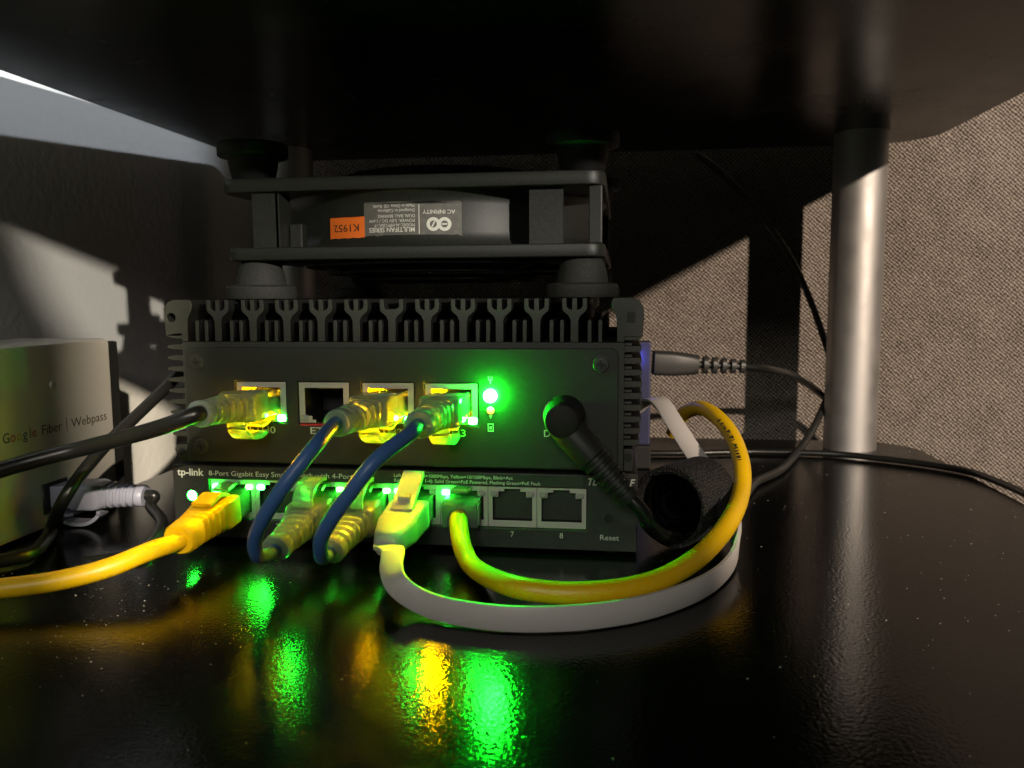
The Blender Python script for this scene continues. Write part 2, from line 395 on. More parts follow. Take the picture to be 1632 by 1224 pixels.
# ports
def switch_port_loop():
    return [(-6.5, 10.5), (6.5, 10.5), (6.5, 18.2), (4.5, 18.2), (4.5, 20.1), (2.6, 20.1), (2.6, 21.0), (-2.6, 21.0), (-2.6, 20.1), (-4.5, 20.1), (-4.5, 18.2), (-6.5, 18.2)]
port0 = led0 = None; led_state = {1: ('s', 'd'), 2: ('s', None), 3: ('d', 'd'), 4: ('d', 'd'), 5: ('s', None), 6: ('s', None)}
PX = {}
for k in range(1, 9):
    cx = px0 + pitch*(k-.5); PX[k] = cx
    if port0 is None:
        p = port0 = slab('port', [[(-8.0, 8.3), (8.0, 8.3), (8.0, 21.8), (-8.0, 21.8)], switch_port_loop()], .2, 11.0, K['jack'], sw, .12, loc=(cx, 0, 0))
        pins = MB()
        for q in range(8): pins.box(-3.6+q*1.0, -3.25+q*1.0, 4.5, 10.5, 11.2, 11.5)
        pin0 = pins.build('contacts', K['contact'], p)
    else:
        p = again(port0, sw, (cx, 0, 0)); q = again(pin0, p, (0, 0, 0))
    st = led_state.get(k, (None, None))
    for sx, s_ in zip((-6.0, 6.0), st):
        mt = {'s': K['led_green_small'], 'd': K['led_green_dim'], None: K['led_off']}[s_]
        mb = MB(); mb.loft([(.15, sx, 19.3, 2.5, 1.7, .5), (-.25, sx, 19.3, 2.4, 1.6, .5), (-.5, sx, 19.3, 1.8, 1.1, .6)], n=16)
        mb.build('status_light', mt, p, True)
    lettering(str(k), cx, 5.4, 1.8, -.85, K['ink'], sw, align='CENTER')
# power light
MB().lathe([(2.5, 0), (2.5, .55), (2.2, .9), (1.8, .9), (1.8, 0)], 24, Matrix.Translation((-150.8, -.8, 16.2)) @ Matrix.Rotation(R(90), 4, 'X'), False).build('light_collar', K['switch'], sw, True)
MB().lathe([(1.75, 0), (1.7, .5), (1.2, .75)], 20, Matrix.Translation((-150.8, -.8, 16.2)) @ Matrix.Rotation(R(90), 4, 'X')).build('power_light', K['led_green_small'], sw, True)

# ------------------------------------------------------------------ small finned computer
pc = thing('mini_computer', (-79, 60, 27), 'black fanless mini computer with finned heat sink on top of the network switch', 'computer')
Z0, ZB, ZT = 28.0, 67.6, 82.8
FP = 127
# outer shell profile (hollow behind the face plate)
shell = [(-151.5, Z0), (-4.8, Z0), (1.0-2.2, Z0), (-2.0, 34.5), (-4.6, 35.5), (-4.6, 74), (-6, 74.5), (-9.5, 69.3)]
body_loop = [(-150.2, Z0-.4), (-7.4, Z0-.4), (-7.4, ZB+1.4), (-150.2, ZB+1.4)]
hole_loop = [(-149.6, Z0+1.2), (-8.0, Z0+1.2), (-8.0, ZB-.8), (-149.6, ZB-.8)]
outer = [(-152.6, Z0-.3), (-4.6, Z0-.3), (-4.6, ZB+1.2), (-152.6, ZB+1.2)]
slab('chassis', [outer, hole_loop], 0, FP, K['chassis'], pc, .15)
mb = MB(); mb.box(-149.5, -8.1, 16, 18, Z0+1.3, ZB-.9); mb.build('dark_backing', K['cavity'], pc)  # black block added to darken the hollow behind the jacks
# corner blocks
left_block = [(-158.3, 70.6), (-152.7, 70.6), (-152.7, 68.9), (-150.3, 68.9), (-150.3, 76.3), (-149.4, 78.3), (-148.7, 79.5), (-148.5, 81.6), (-149.3, 82.8), (-155.2, 82.8), (-157.4, 81.9), (-158.6, 79.6), (-158.7, 76.5)]
def notch(loop): return loop
slab('corner_block', [left_block, rrect(-157.6, -154.6, 75.4, 78.4, 1.45)], 0, FP, K['chassis'], pc, .2)
right_block = [(-x-157.3, z) for x, z in left_block]
slab('corner_block', [right_block], 0, FP, K['chassis'], pc, .2)
mb = MB(); mb.box(-3.9, -1.2, -.25, .6, 75.0, 78.4, .5); mb.build('corner_plug', K['rubber'], pc)
# lower ears with screw holes
ear = [(-156.2, 33.6), (-152.7, 33.6), (-152.7, 27.8), (-154.6, 27.9), (-156.4, 29.4), (-157.2, 31.8)]
slab('mounting_ear', [ear], 0, FP, K['chassis'], pc, .2)
slab('mounting_ear', [[(-4.5, 27.8), (-1.6, 27.8), (-1.4, 35), (-4.5, 35)]], 0, FP, K['chassis'], pc, .2)
MB().lathe([(1.35, 0), (1.35, .3)], 18, Matrix.Translation((-3.1, .02, 32.2)) @ Matrix.Rotation(R(90), 4, 'X')).build('screw_hole', K['cavity'], pc)
MB().lathe([(1.2, 0), (1.2, .3)], 18, Matrix.Translation((-154.6, .02, 31.2)) @ Matrix.Rotation(R(90), 4, 'X')).build('screw_hole', K['cavity'], pc)
# side fins, each one a bar of the heat sink; the row bulges outwards
def bulge(z): return math.sqrt(max(0, 1-((z-55)/31)**2))
for i in range(10):
    z = 37.2 + i*3.72
    ext = 2.2 + 3.4*bulge(z)
    # left
    slab('cooling_fin', [[(-152.5, z-.95), (-152.5-ext*.55, z-.75), (-152.6-ext, z-.30), (-152.6-ext, z+.45), (-152.5-ext*.55, z+.85), (-152.5, z+1.05)]], 0, FP, K['chassis'], pc, .1)
    x0 = -4.7
    mb = MB()
    seg = 22
    ring = [(x0, z-1.25), (x0+ext*.62, z-1.2), (x0+ext, z-.9), (x0+ext+.15, z+.3), (x0+ext*.9, z+.75), (x0, z+.75)]
    slab('cooling_fin', [ring], .4, FP, K['chassis'], pc, .12)
    slab('cooling_fin_web', [[(x0-.1, z+.7), (x0+ext*.45, z+.7), (x0+ext*.45, z+2.5), (x0-.1, z+2.5)]], 3.0, FP, K['chassis'], pc, 0)
# top fins: eleven forked ones with two short ones between
PT = [348, 403.5, 457.5, 512, 568, 624.5, 681, 738, 796, 855, 915.5]
fork = [(-1.25, 68.9), (1.25, 68.9), (1.25, 75.8), (1.9, 77.2), (3.6, 78.7), (3.9, 79.5), (3.9, 82.7), (2.55, 82.7), (2.55, 80.2), (1.9, 79.4), (.75, 79.0), (.75, 82.7), (-.75, 82.7), (-.75, 79.0), (-1.9, 79.4), (-2.55, 80.2), (-2.55, 82.7), (-3.9, 82.7), (-3.9, 79.5), (-3.6, 78.7), (-1.9, 77.2), (-1.25, 75.8)]
fork_v = [p for p in fork if p not in ((.75, 79.0), (.75, 82.7), (-.75, 82.7), (-.75, 79.0))]
xs = [FY(p, 530, 0).x for p in PT]
f0 = s0 = None
for i, x in enumerate(xs):
    if i == 5: slab('cooling_fin', [[(a, b_) for a, b_ in fork_v[:9]] + [(0, 78.6)] + fork_v[9:]], 0, FP, K['chassis'], pc, .12, loc=(x, 0, 0))
    elif f0 is None: f0 = slab('cooling_fin', [fork], 0, FP, K['chassis'], pc, .12, loc=(x, 0, 0))
    else: again(f0, pc, (x, 0, 0))
allx = [xs[0]-(xs[1]-xs[0])] + xs
for i, x in enumerate(allx):
    for q in (.40, .68):
        X = x + q*11.9
        if s0 is None: s0 = slab('cooling_fin', [[(-.62, 68.9), (.62, 68.9), (.62, 75.5), (.2, 76), (-.2, 76), (-.62, 75.5)]], 0, FP, K['chassis'], pc, .1, loc=(X, 0, 0))
        else: again(s0, pc, (X, 0, 0))
# face plate with four jack openings, the power socket and rounded corners
EX = [-124.65, -102.85, -81.0, -59.85]
EZ = 48.7
def sq(cx, cz, w_, h): return [(cx-w_/2, cz-h/2), (cx+w_/2, cz-h/2), (cx+w_/2, cz+h/2), (cx-w_/2, cz+h/2)]
DCX, DCZ = -24.2, 45.6
dchole = [(DCX+6.1*math.cos(a*math.pi/16), DCZ+6.1*math.sin(a*math.pi/16)) for a in range(32)]
slab('face_plate', [rrect(-151.0, -6.4, 28.3, 66.9, 2.2), *[sq(x, EZ, 17.9, 14.2) for x in EX], dchole], -1.4, .0, K['plate'], pc, .22)
def screw(px, py):
    p = FY(px, py, -1.4); mb = MB()
    T = Matrix.Translation((p.x, -1.42, p.z)) @ Matrix.Rotation(R(90), 4, 'X')
    mb.lathe([(2.9, 0), (2.9, .12), (2.55, .14), (2.3, .42), (1.2, .5)], 28, T)
    s_ = mb.build('screw', K['screw'], pc, True)
    x = MB(); x.box(-1.4, 1.4, -.36, .36, .46, .58, 0, T); x.box(-.36, .36, -1.4, 1.4, .46, .585, 0, T @ Matrix.Rotation(R(12), 4, 'Z')); x.build('cross_slot', K['cavity'], s_)
    g = MB(); g.lathe([(3.15, 0), (3.15, .05)], 28, Matrix.Translation((p.x, -1.40, p.z)) @ Matrix.Rotation(R(90), 4, 'X')); g.build('screw_seat', K['cavity'], s_)
for q in ((313, 577), (321, 711), (958, 581), (960, 724)): screw(*q)
jl = [(-6.6, -4.4), (-6.6, 4.9), (6.6, 4.9), (6.6, -4.4), (4.2, -4.4), (4.2, -5.7), (2.9, -5.7), (2.9, -6.6), (-2.9, -6.6), (-2.9, -5.7), (-4.2, -5.7), (-4.2, -4.4)]
j0 = None
for k, x in enumerate(EX):
    if j0 is None:
        j = j0 = slab('jack', [sq(0, EZ, 17.3, 13.6), [(a, b_+EZ) for a, b_ in jl]], -1.0, 14, K['jack'], pc, .15, loc=(x, 0, 0))
        pins = MB()
        for q in range(8): pins.box(-3.6+q*1.0, -3.25+q*1.0, 3.5, 12, EZ+4.0, EZ+4.3)
        jp0 = pins.build('contacts', K['contact'], j)
    else:
        j = again(j0, pc, (x, 0, 0)); again(jp0, j, (0, 0, 0))
    for sx in (-6.9, 6.9):
        mt = K['led_off'] if k == 1 else (K['led_amber'] if sx < 0 else K['led_green_link'])
        mb = MB(); mb.loft([(-.9, sx, EZ-5.3, 2.9, 2.3, .5), (-1.08, sx, EZ-5.3, 2.85, 2.25, .5), (-1.16, sx, EZ-5.3, 2.6, 2.0, .55)], n=16)
        mb.build('link_light', mt, j, True)
    if k != 1:
        mb = MB(); mb.box(-2.6, 2.6, 2.0, 4.0, EZ-6.3, EZ-5.2, .2); mb.build('hidden_emitter', K['amber_hidden'], j)  # unseen amber emitter added to light the plug from below
        mb = MB(); mb.box(-6.4, -6.0, 1.0, 8.0, EZ-3.0, EZ+1.0, .1); mb.build('hidden_emitter', K['amber_hidden'], j)  # second added emitter, hidden at the plug's left side
    lettering('ETH%d' % k, x, 38.3, 2.35, -1.44, K['ink'], pc, align='CENTER', wide=9.2, bold=.03)
mb = MB(); mb.box(EX[1]-8.2, EX[1]+8.2, -1.50, -1.41, 41.0, 41.75); mb.build('red_stripe', K['ink_red'], pc)
# indicator column
ic = -47.0
MB().lathe([(2.15, 0), (2.1, 1.2), (1.6, 1.9), (.7, 2.25)], 24, Matrix.Translation((ic, -1.4, 51.7)) @ Matrix.Rotation(R(90), 4, 'X')).build('power_light', K['led_green'], pc, True)
MB().lathe([(1.25, 0), (1.1, .25), (.5, .4)], 20, Matrix.Translation((ic, -1.4, 46.9)) @ Matrix.Rotation(R(90), 4, 'X')).build('activity_light', K['led_amber_dim'], pc, True)
slab('plug_symbol', [[(-.18, 0), (.18, 0), (.18, .8), (.75, 1.2), (.75, 2.3), (.45, 2.3), (.45, 1.5), (.12, 1.2), (.12, 2.3), (-.12, 2.3), (-.12, 1.2), (-.45, 1.5), (-.45, 2.3), (-.75, 2.3), (-.75, 1.2), (-.18, .8)]], -1.48, -1.42, K['ink'], pc, 0, loc=(ic, 0, 55.6))
slab('drive_symbol', [sq(0, 0, 1.9, 2.6), sq(0, 0, 1.35, 2.0)], -1.48, -1.42, K['ink'], pc, 0, loc=(ic, 0, 41.4))
slab('drive_symbol_core', [sq(0, -.1, .7, .9)], -1.48, -1.42, K['ink'], pc, 0, loc=(ic, 0, 41.4))
slab('arrow_symbol', [[(-.6, 0), (.6, 0), (0, -1.1)]], -1.48, -1.42, K['ink'], pc, 0, loc=(ic, 0, 45.4))
lettering('DC', DCX-5.8, 38.7, 2.3, -1.44, K['ink'], pc, bold=.03)
TD = Matrix.Translation((DCX, 0, DCZ)) @ Matrix.Rotation(R(90), 4, 'X')
MB().lathe([(6.0, -8), (6.0, 1.3), (5.3, 1.3), (5.2, -7.5), (0.01, -7.5)], 40, TD, False).build('power_socket', K['jack'], pc, True)
for x, y in ((-145, 8), (-14, 8), (-145, 118), (-14, 118)):
    MB().lathe([(5, 26.4), (5, Z0-.3)], 20, Matrix.Translation((x, y, 0))).build('rubber_foot', K['rubber_dark'], pc)

# ------------------------------------------------------------------ cooling fan standing on the heat sink
fan = thing('cooling_fan', (-75, 65, 83), 'square black computer fan with rubber feet standing on the finned computer', 'fan')
fx0, fx1, fy0, fy1 = -140, -11, 5, 134
fcx, fcy = (fx0+fx1)/2, (fy0+fy1)/2
tilt = 0.6
def hole(r, n=72): return [(fcx+r*math.cos(2*math.pi*i/n), fcy+r*math.sin(2*math.pi*i/n)) for i in range(n)]
slab('lower_frame', [rrect(fx0+1, fx1, fy0, fy1, 6), hole(60)], 95.9, 100.1, K['fan'], fan, .4, 'XY')
slab('upper_frame', [rrect(fx0, fx1, fy0, fy1, 6), hole(60)], 118.4, 122.9, K['fan'], fan, .4, 'XY')
T = Matrix.Translation((fcx, fcy, 0))
MB().lathe([(60, 98), (60.0, 121), (62.0, 121), (63.5, 118.35), (62, 116.6), (61.6, 114), (61.6, 105), (62, 102.4), (63.6, 100.15), (62, 98), (60, 98)], 96, T, False).build('shroud', K['fan'], fan, True)
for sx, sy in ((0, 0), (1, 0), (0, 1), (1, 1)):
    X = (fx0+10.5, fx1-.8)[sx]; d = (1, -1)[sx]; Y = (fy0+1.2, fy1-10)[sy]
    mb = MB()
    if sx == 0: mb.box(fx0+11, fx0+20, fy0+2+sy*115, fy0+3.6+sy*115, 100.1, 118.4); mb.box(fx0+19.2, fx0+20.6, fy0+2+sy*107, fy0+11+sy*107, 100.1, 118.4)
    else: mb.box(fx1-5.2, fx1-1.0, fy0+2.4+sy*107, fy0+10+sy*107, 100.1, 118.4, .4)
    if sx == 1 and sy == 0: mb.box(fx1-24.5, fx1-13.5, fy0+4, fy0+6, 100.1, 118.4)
    mb.build('corner_column', K['fan'] if sy == 0 else K['cavity'], fan)  # rear columns go black: their shade is put into the material
mb = MB(); mb.box(fx0+20.8, fx0+25.5, fy0+9, fy0+14, 100.1, 108.5, .6); mb.build('cable_clip', K['fan'], fan)
# wire guards
for z0, z1, nm in ((123.4, 129.2, 'upper_guard'), (95.4, 90.2, 'lower_guard')):
    mb = MB()
    for r, zz in ((56, z0), (47, (z0+z1)/2), (38, z1), (28, z1), (18, z1)):
        P = [(fcx+r*math.cos(a*math.pi/30), fcy+r*math.sin(a*math.pi/30), zz) for a in range(61)]
        mb.sweep(P, circle(.75, 8), caps=False)
    for q in range(4):
        a = R(45+90*q); c, s_ = math.cos(a), math.sin(a)
        mb.sweep([(fcx+r*c, fcy+r*s_, z) for r, z in ((18, z1), (38, z1), (56, z0), (74, z0))], circle(.8, 8))
    mb.build(nm, K['guard'], fan, True)
# blades and hub
MB().lathe([(20, 100), (20, 119), (17, 120)], 40, T).build('hub', K['fan'], fan, True)
b0 = None
for q in range(7):
    mb = MB(); vs = []; fs = []
    for i in range(6):
        for j in range(6):
            r = 19.5+i*7.8; a = (j-2.5)*.13 + i*.05
            vs.append((r*math.cos(a), r*math.sin(a), 109+(j-2.5)*3.0))
    fs = [(i*6+j, i*6+j+1, (i+1)*6+j+1, (i+1)*6+j) for i in range(5) for j in range(5)]
    mb.add(vs, fs, T @ Matrix.Rotation(2*math.pi*q/7, 4, 'Z')); mb.add([(x, y, z+.9) for x, y, z in vs], fs, T @ Matrix.Rotation(2*math.pi*q/7, 4, 'Z'))
    mb.build('blade', K['fan'], fan, True)
# rubber feet below and above
def foot(X, Y, zbase, up):
    g = 1 if up else -1
    pr = [(11.6, 0), (11.8, .4), (11.7, 4.0), (11.2, 4.4), (8.6, 4.7), (8.0, 8.0), (7.3, 11.2), (6.2, 12.6)]
    Tm = Matrix.Translation((X, Y, zbase)) @ Matrix.Scale(g, 4, (0, 0, 1))
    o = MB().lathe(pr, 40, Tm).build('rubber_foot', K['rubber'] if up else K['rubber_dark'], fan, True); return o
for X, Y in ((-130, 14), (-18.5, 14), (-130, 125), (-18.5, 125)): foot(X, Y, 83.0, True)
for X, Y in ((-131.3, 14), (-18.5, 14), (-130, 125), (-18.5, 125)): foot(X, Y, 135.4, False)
# labels follow the round shroud
def on_shroud(o, r):            # wrap a flat print lying in x,z onto the cylinder
    me = o.data
    bm = bmesh.new(); bm.from_mesh(me)
    for _ in range(1): bmesh.ops.subdivide_edges(bm, edges=[e for e in bm.edges if e.calc_length() > .003], cuts=6, use_grid_fill=True)
    for v_ in bm.verts:
        a = (v_.co.x*1000-fcx)/r; off = -v_.co.y*1000
        v_.co = Vector((fcx+(r+off)*math.sin(a), fcy-(r+off)*math.cos(a), v_.co.z*1000))*S
    bm.to_mesh(me); bm.free()
rs = 61.7
def P2(px, py): p = FY(px, py, fcy-rs-.0); return fcx + rs*math.asin(max(-1, min(1, (p.x-fcx)/rs))), p.z
lx0, lz1 = P2(577, 322); lx1, lz0 = P2(734, 377)
lab = slab('label', [rrect(lx0, lx1, lz0, lz1, .9)], -.12, .0, K['label'], fan, 0); on_shroud(lab, rs)
ox0, oz1 = P2(514, 345); ox1, oz0 = P2(579, 380)
stk = slab('orange_sticker', [rrect(ox0, ox1, oz0, oz1, .25)], -.16, .0, K['sticker'], fan, 0); on_shroud(stk, rs)
def flip_text(txt, xr, zc, h, material, parent, wide, bold=0):
    o = lettering(txt, xr, zc, h, -.2, material, parent, rot=180, wide=wide, bold=bold)
    on_shroud(o, rs); return o
W_ = lx1-lx0; H_ = lz1-lz0
xt = lx0 + W_*.54
rows = [('MULTIFAN SERIES', .150, 1.55, .48, .03), ('MODEL: AI-MPF120A / P', .30, 1.0, .42, 0), ('POWER: 5.0V DC / 1.6W', .425, 1.0, .48, 0), ('DUAL BALL BEARING', .55, 1.0, .38, 0), ('Designed in California', .70, 1.0, .38, 0), ('Made in China  CE  RoHS', .83, 1.0, .43, 0)]
for t, fz, h, wd, bo in rows: flip_text(t, xt, lz0+H_*fz+h, h, K['ink'], lab, W_*wd, bo)
flip_text('AC INFINITY', lx0+W_*.935, lz0+H_*.64+1.3, 1.3, K['ink'], lab, W_*.32, .02)
ln = slab('divider', [sq(lx0+W_*.58, lz0+H_*.5, .28, H_*.82)], -.22, -.14, K['ink'], lab, 0); on_shroud(ln, rs)
for cx in (.72, .83):
    c = lx0+W_*cx; cz = lz0+H_*.36
    cc = lambda r, n=24: [(c+r*math.cos(2*math.pi*i/n), cz+r*math.sin(2*math.pi*i/n)) for i in range(n)]
    e = slab('emblem', [cc(2.25), cc(1.15)], -.22, -.14, K['ink'], lab, 0); on_shroud(e, rs)
    e = slab('emblem', [[(c-.9, cz-.25), (c+.9, cz-.25), (c+.9, cz+.25), (c-.9, cz+.25)] if cx > .8 else [(c-.7, cz-.9), (c-.2, cz-.9), (c+.7, cz+.9), (c+.2, cz+.9)]], -.22, -.14, K['ink'], lab, 0); on_shroud(e, rs)
flip_text('K1952', ox1-1.9, (oz0+oz1)/2+1.25, 2.5, K['ink_black'], stk, (ox1-ox0)*.72, .0)

# ------------------------------------------------------------------ network plugs
def basis(origin, out, up=(0, 0, 1), roll=0):
    y = Vector(out).normalized(); x = Vector(up).cross(y)*-1; x = y.cross(Vector(up)).normalized(); z = x.cross(y).normalized()
    if roll: q = Matrix.Rotation(roll, 3, y); x = q @ x; z = q @ z
    Mx = Matrix((x, y, z)).transposed().to_4x4(); Mx.translation = Vector(origin); return Mx
def ribbed(y0, y1, w0, h0, w1, h1, n, depth, e0=.35, e1=.8, cz0=0, cz1=0):
    out = []
    for i in range(n*4+1):
        t = i/(n*4); ph = i % 4
        d = depth if ph in (2, 3) else 0
        out.append((y0+(y1-y0)*t, 0, cz0+(cz1-cz0)*t, w0+(w1-w0)*t-d, h0+(h1-h0)*t-d, e0+(e1-e0)*t))
    return out
def plug(parent, origin, out, latch=1, bootmat=None, style='boot', plugmat=None, L=36, roll=0):
    """modular plug. local y runs out of the socket, latch on +z (latch=1) or -z. returns where the cable leaves"""
    Mx = basis(origin, out, roll=roll); plugmat = plugmat or K['clear']
    mb = MB(); mb.box(-5.85, 5.85, -9, 7.2, -4.1 if latch > 0 else -3.9, 3.9 if latch > 0 else 4.1, .35, Mx)
    p = mb.build('plug', plugmat, parent)
    g = MB()
    for q in range(8): g.box(-3.75+q*1.02, -3.35+q*1.02, -8.6, -3.5, -latch*3.8-.4, -latch*3.8+.4, 0, Mx)
    g.build('contacts', K['contact'], p)
    mb = MB(); mb.box(-4.2, 4.2, -6.5, 6.8, -2.6, 1.8, .3, Mx); 
    if style == 'bare': mb.build('wire_tray', K['yellow'], p)
    else: mb.build('wire_tray', K['jack'] if bootmat in (K['frost'],) else bootmat, p)
    def strip(path, w_, th, material, nm='latch'):
        s = MB(); s.sweep([Mx @ Vector((0, a, b_*latch)) for a, b_ in smooth_path([(a, b_, 0) for a, b_ in path], 6) for a, b_ in [(a, b_)]] if 0 else [Mx @ Vector((0, q.x, q.y*latch)) for q in smooth_path([(a, b_, 0) for a, b_ in path], 6)],
                          [(-w_/2, -th/2), (w_/2, -th/2), (w_/2, th/2), (-w_/2, th/2)], up=(Mx.to_3x3() @ Vector((0, .3, 1))))
        return s.build(nm, material, p)
    if style == 'bare':
        strip([(-8, 4.3), (-2, 6.2), (4, 7.6), (6.5, 8.1)], 5.6, 1.0, plugmat)
        return Mx @ Vector((0, 6.5, -.3)), Mx
    if style == 'boot':          # moulded snag-proof boot with rings
        mb = MB(); sec = [(6.6, 0, 0, 12.2, 8.9, .18), (7.2, 0, 0, 13.0, 9.6, .22), (14.5, 0, 0, 13.0, 9.7, .24), (16.2, 0, -.1, 12.2, 9.3, .3), (17, 0, -.1, 10.8, 9.0, .5)]
        sec += ribbed(17.5, L-3, 10.8, 9.0, 8.2, 7.8, 5, 1.4, .55, .95)
        sec += [(L-2.6, 0, 0, 9.0, 8.2, .95), (L-.5, 0, 0, 8.8, 8.0, 1), (L, 0, 0, 8.0, 7.2, 1)]
        mb.loft(sec, Mx, 32); mb.build('boot', bootmat, parent, True)
        strip([(-7, 4.2), (-1, 6.0), (3, 7.4), (6, 7.0)], 5.4, 1.0, plugmat)
        strip([(15.5, 4.6), (15, 7.5), (11, 10.2), (6, 10.6), (2.5, 9.8)], 6.4, 1.3, bootmat, 'latch_cover')
    if style == 'solid':         # yellow boot, ribbed sides and a round collar
        mb = MB(); sec = [(6.6, 0, 0, 12.2, 8.9, .18), (7.2, 0, 0, 13.0, 9.8, .2), (14, 0, 0, 13.0, 9.8, .22)]
        sec += ribbed(14.3, L-7, 12.8, 9.7, 9.6, 9.2, 5, .9, .3, .6)
        sec += [(L-6.4, 0, 0, 10.2, 9.6, .7), (L-.8, 0, 0, 10.0, 9.4, .8), (L, 0, 0, 9.0, 8.4, .9)]
        mb.loft(sec, Mx, 32); mb.build('boot', bootmat, parent, True)
        strip([(-7, 4.2), (-1, 6.0), (3, 6.6), (7, 6.2)], 5.4, 1.0, plugmat)
        strip([(8, 5.0), (13, 6.6), (20, 5.6)], 6.6, 1.2, bootmat, 'latch_cover')
    if style == 'flat':          # white boot of the flat cable with a long thumb latch
        mb = MB(); sec = [(6.6, 0, 0, 12.2, 8.9, .18), (7.2, 0, 0, 12.8, 9.4, .2), (10, 0, 0, 12.8, 9.4, .2)]
        sec += ribbed(10.3, 20, 12.6, 9.4, 12.2, 9.0, 4, .7, .22, .3)
        sec += [(20.5, 0, 0, 12.4, 9.2, .35), (L-4, 0, 0, 9.4, 8.6, .6), (L-.6, 0, 0, 7.6, 8.0, .8), (L, 0, 0, 6.6, 7, .9)]
        mb.loft(sec, Mx, 32); mb.build('boot', bootmat, parent, True)
        s = strip([(16, 4.4), (12, 6.4), (6, 8.9), (0, 11.6)], 6.9, 1.5, bootmat, 'latch')
        g = MB(); g.box(-1.9, 1.9, 10.2, 13.6, 6.0, 8.1, .4, Mx); g.build('thumb_grip', bootmat, p)
    return Mx @ Vector((0, L-3, 0)), Mx
def cable(parent, pts, r, material, name='jacket', k=10, n=20):
    return MB().sweep(smooth_path(pts, k), circle(r, n)).build(name, material, parent, True)
def out_vec(x, z): return Vector((x, -1, z))

GR_E = None
# blue patch cables from the computer down to the switch
def blue_cable(label, ex, sx, o1, o2, mid):
    t = thing('patch_cable', (ex, -30, 1), label, 'network cable', 'blue patch cables')
    a, _ = plug(t, (ex, -1, EZ), o1, -1, K['frost']); b_, _ = plug(t, (sx, -.5, 14.6), o2, 1, K['frost'], L=37)
    d1 = Vector(o1).normalized(); d2 = Vector(o2).normalized()
    cable(t, [a, a+d1*5, *mid, b_+d2*6, b_], 1.98, K['blue'])
    return t
blue_cable('blue patch cable in the third jack, left of the two', EX[2], PX[3], (-.13, -1, -.03), (-.02, -1, -.12),
           [FY(505, 708, -56), FY(462, 762, -62), FY(428, 812, -62), FY(407, 856, -58), FY(411, 886, -52)])
blue_cable('blue patch cable in the fourth jack beside the green power light', EX[3], PX[4], (-.05, -1, -.03), (.0, -1, -.12),
           [FY(655, 690, -50), FY(600, 733, -62), FY(555, 790, -64), FY(515, 850, -60), FY(512, 886, -52)])
# black cable in the first jack
t = thing('patch_cable', (EX[0], -30, 1), 'thick black cable with clear plug leaving the first jack to the left', 'network cable')
o1 = (-.08, -1, .03); a, _ = plug(t, (EX[0], -1, EZ), o1, -1, K['frost'])
cable(t, [a, a+Vector(o1)*5, FY(262, 679, -40), FY(200, 697, -36), FY(130, 715, -34), FY(50, 735, -40), FY(-60, 768, -50), FY(-240, 830, -60)], 2.4, K['black_jacket'])
# yellow cable in the first switch port
t = thing('patch_cable', (PX[1], -30, 1), 'yellow cable with moulded boot plugged into the first switch port', 'network cable')
o1 = (.0, -1, -.10); a, _ = plug(t, (PX[1], -.5, 14.6), o1, 1, K['yellow'], 'solid', L=35)
cable(t, [a, a+Vector(o1)*4, FY(235, 880, -47), FY(170, 906, -56), FY(90, 926, -62), FY(0, 938, -67), FY(-140, 950, -72), FY(-320, 955, -76)], 2.75, K['yellow'])
# white flat cable
t = thing('flat_cable', (PX[5], -30, 1), 'white flat cable looping in front of the switch', 'network cable')
o1 = (-.02, -1, -.10); a, _ = plug(t, (PX[5], -.5, 14.6), o1, 1, K['white'], 'flat', L=33)
wp = [a, a+Vector(o1)*4, FY(626, 878, -41), FY(624, 905, -49), FY(634, 932, -56), FZ(668, 957, 4.6), FZ(720, 974, 3.9), FZ(800, 985, 3.7), FZ(880, 986, 3.7), FZ(960, 980, 3.7), FZ(1040, 965, 3.7), FZ(1110, 940, 3.8), FZ(1152, 912, 4), FZ(1172, 880, 5), FZ(1172, 845, 8), FY(1160, 800, 25), FY(1138, 765, 38), FY(1106, 722, 52), FY(1074, 672, 66), FY(1052, 640, 80), FY(1030, 640, 92), FY(1000, 660, 100)]
ringf = [(-.8, -2.9), (-.5, -3.3), (.5, -3.3), (.8, -2.9), (.8, 2.9), (.5, 3.3), (-.5, 3.3), (-.8, 2.9)]
sp = smooth_path(wp, 8); n_ = len(sp)
ups = []
for i, q in enumerate(sp):
    f_ = i/(n_-1)
    u = Vector((1, 0, .05)).lerp(Vector((.05, 0, 1)), max(0, min(1, (f_-.09)/.20))).normalized()
    if f_ > .62: u = Vector((0, 0, 1)).lerp(Vector((1, -.3, .15)), min(1, (f_-.62)/.15)).normalized()
    ups.append(u)
MB().sweep(sp, ringf, up=ups).build('jacket', K['white'], t, True)
# yellow cable with a bare clear plug in the sixth port
t = thing('patch_cable', (PX[6], -30, 1), 'yellow cable with bare clear plug looping round to the right', 'network cable')
o1 = (.0, -1, -.16); a, Mx = plug(t, (PX[6], -.5, 14.6), o1, 1, K['yellow'], 'bare')
yp = [a+Vector((0, 3, 0)), a+Vector((0, -2, -1.0)), FY(737, 872, -19), FY(756, 905, -27), FZ(810, 932, 7.5), FZ(880, 944, 7.2), FZ(950, 944, 7.2), FZ(1010, 936, 7.4), FZ(1065, 918, 8), FZ(1120, 882, 10), FZ(1162, 832, 15), FY(1181, 785, 14), FY(1182, 740, 28), FY(1167, 695, 44), FY(1142, 664, 60), FY(1114, 650, 78), FY(1088, 662, 95), FY(1072, 690, 105)]
cable(t, yp, 2.95, K['yellow'])
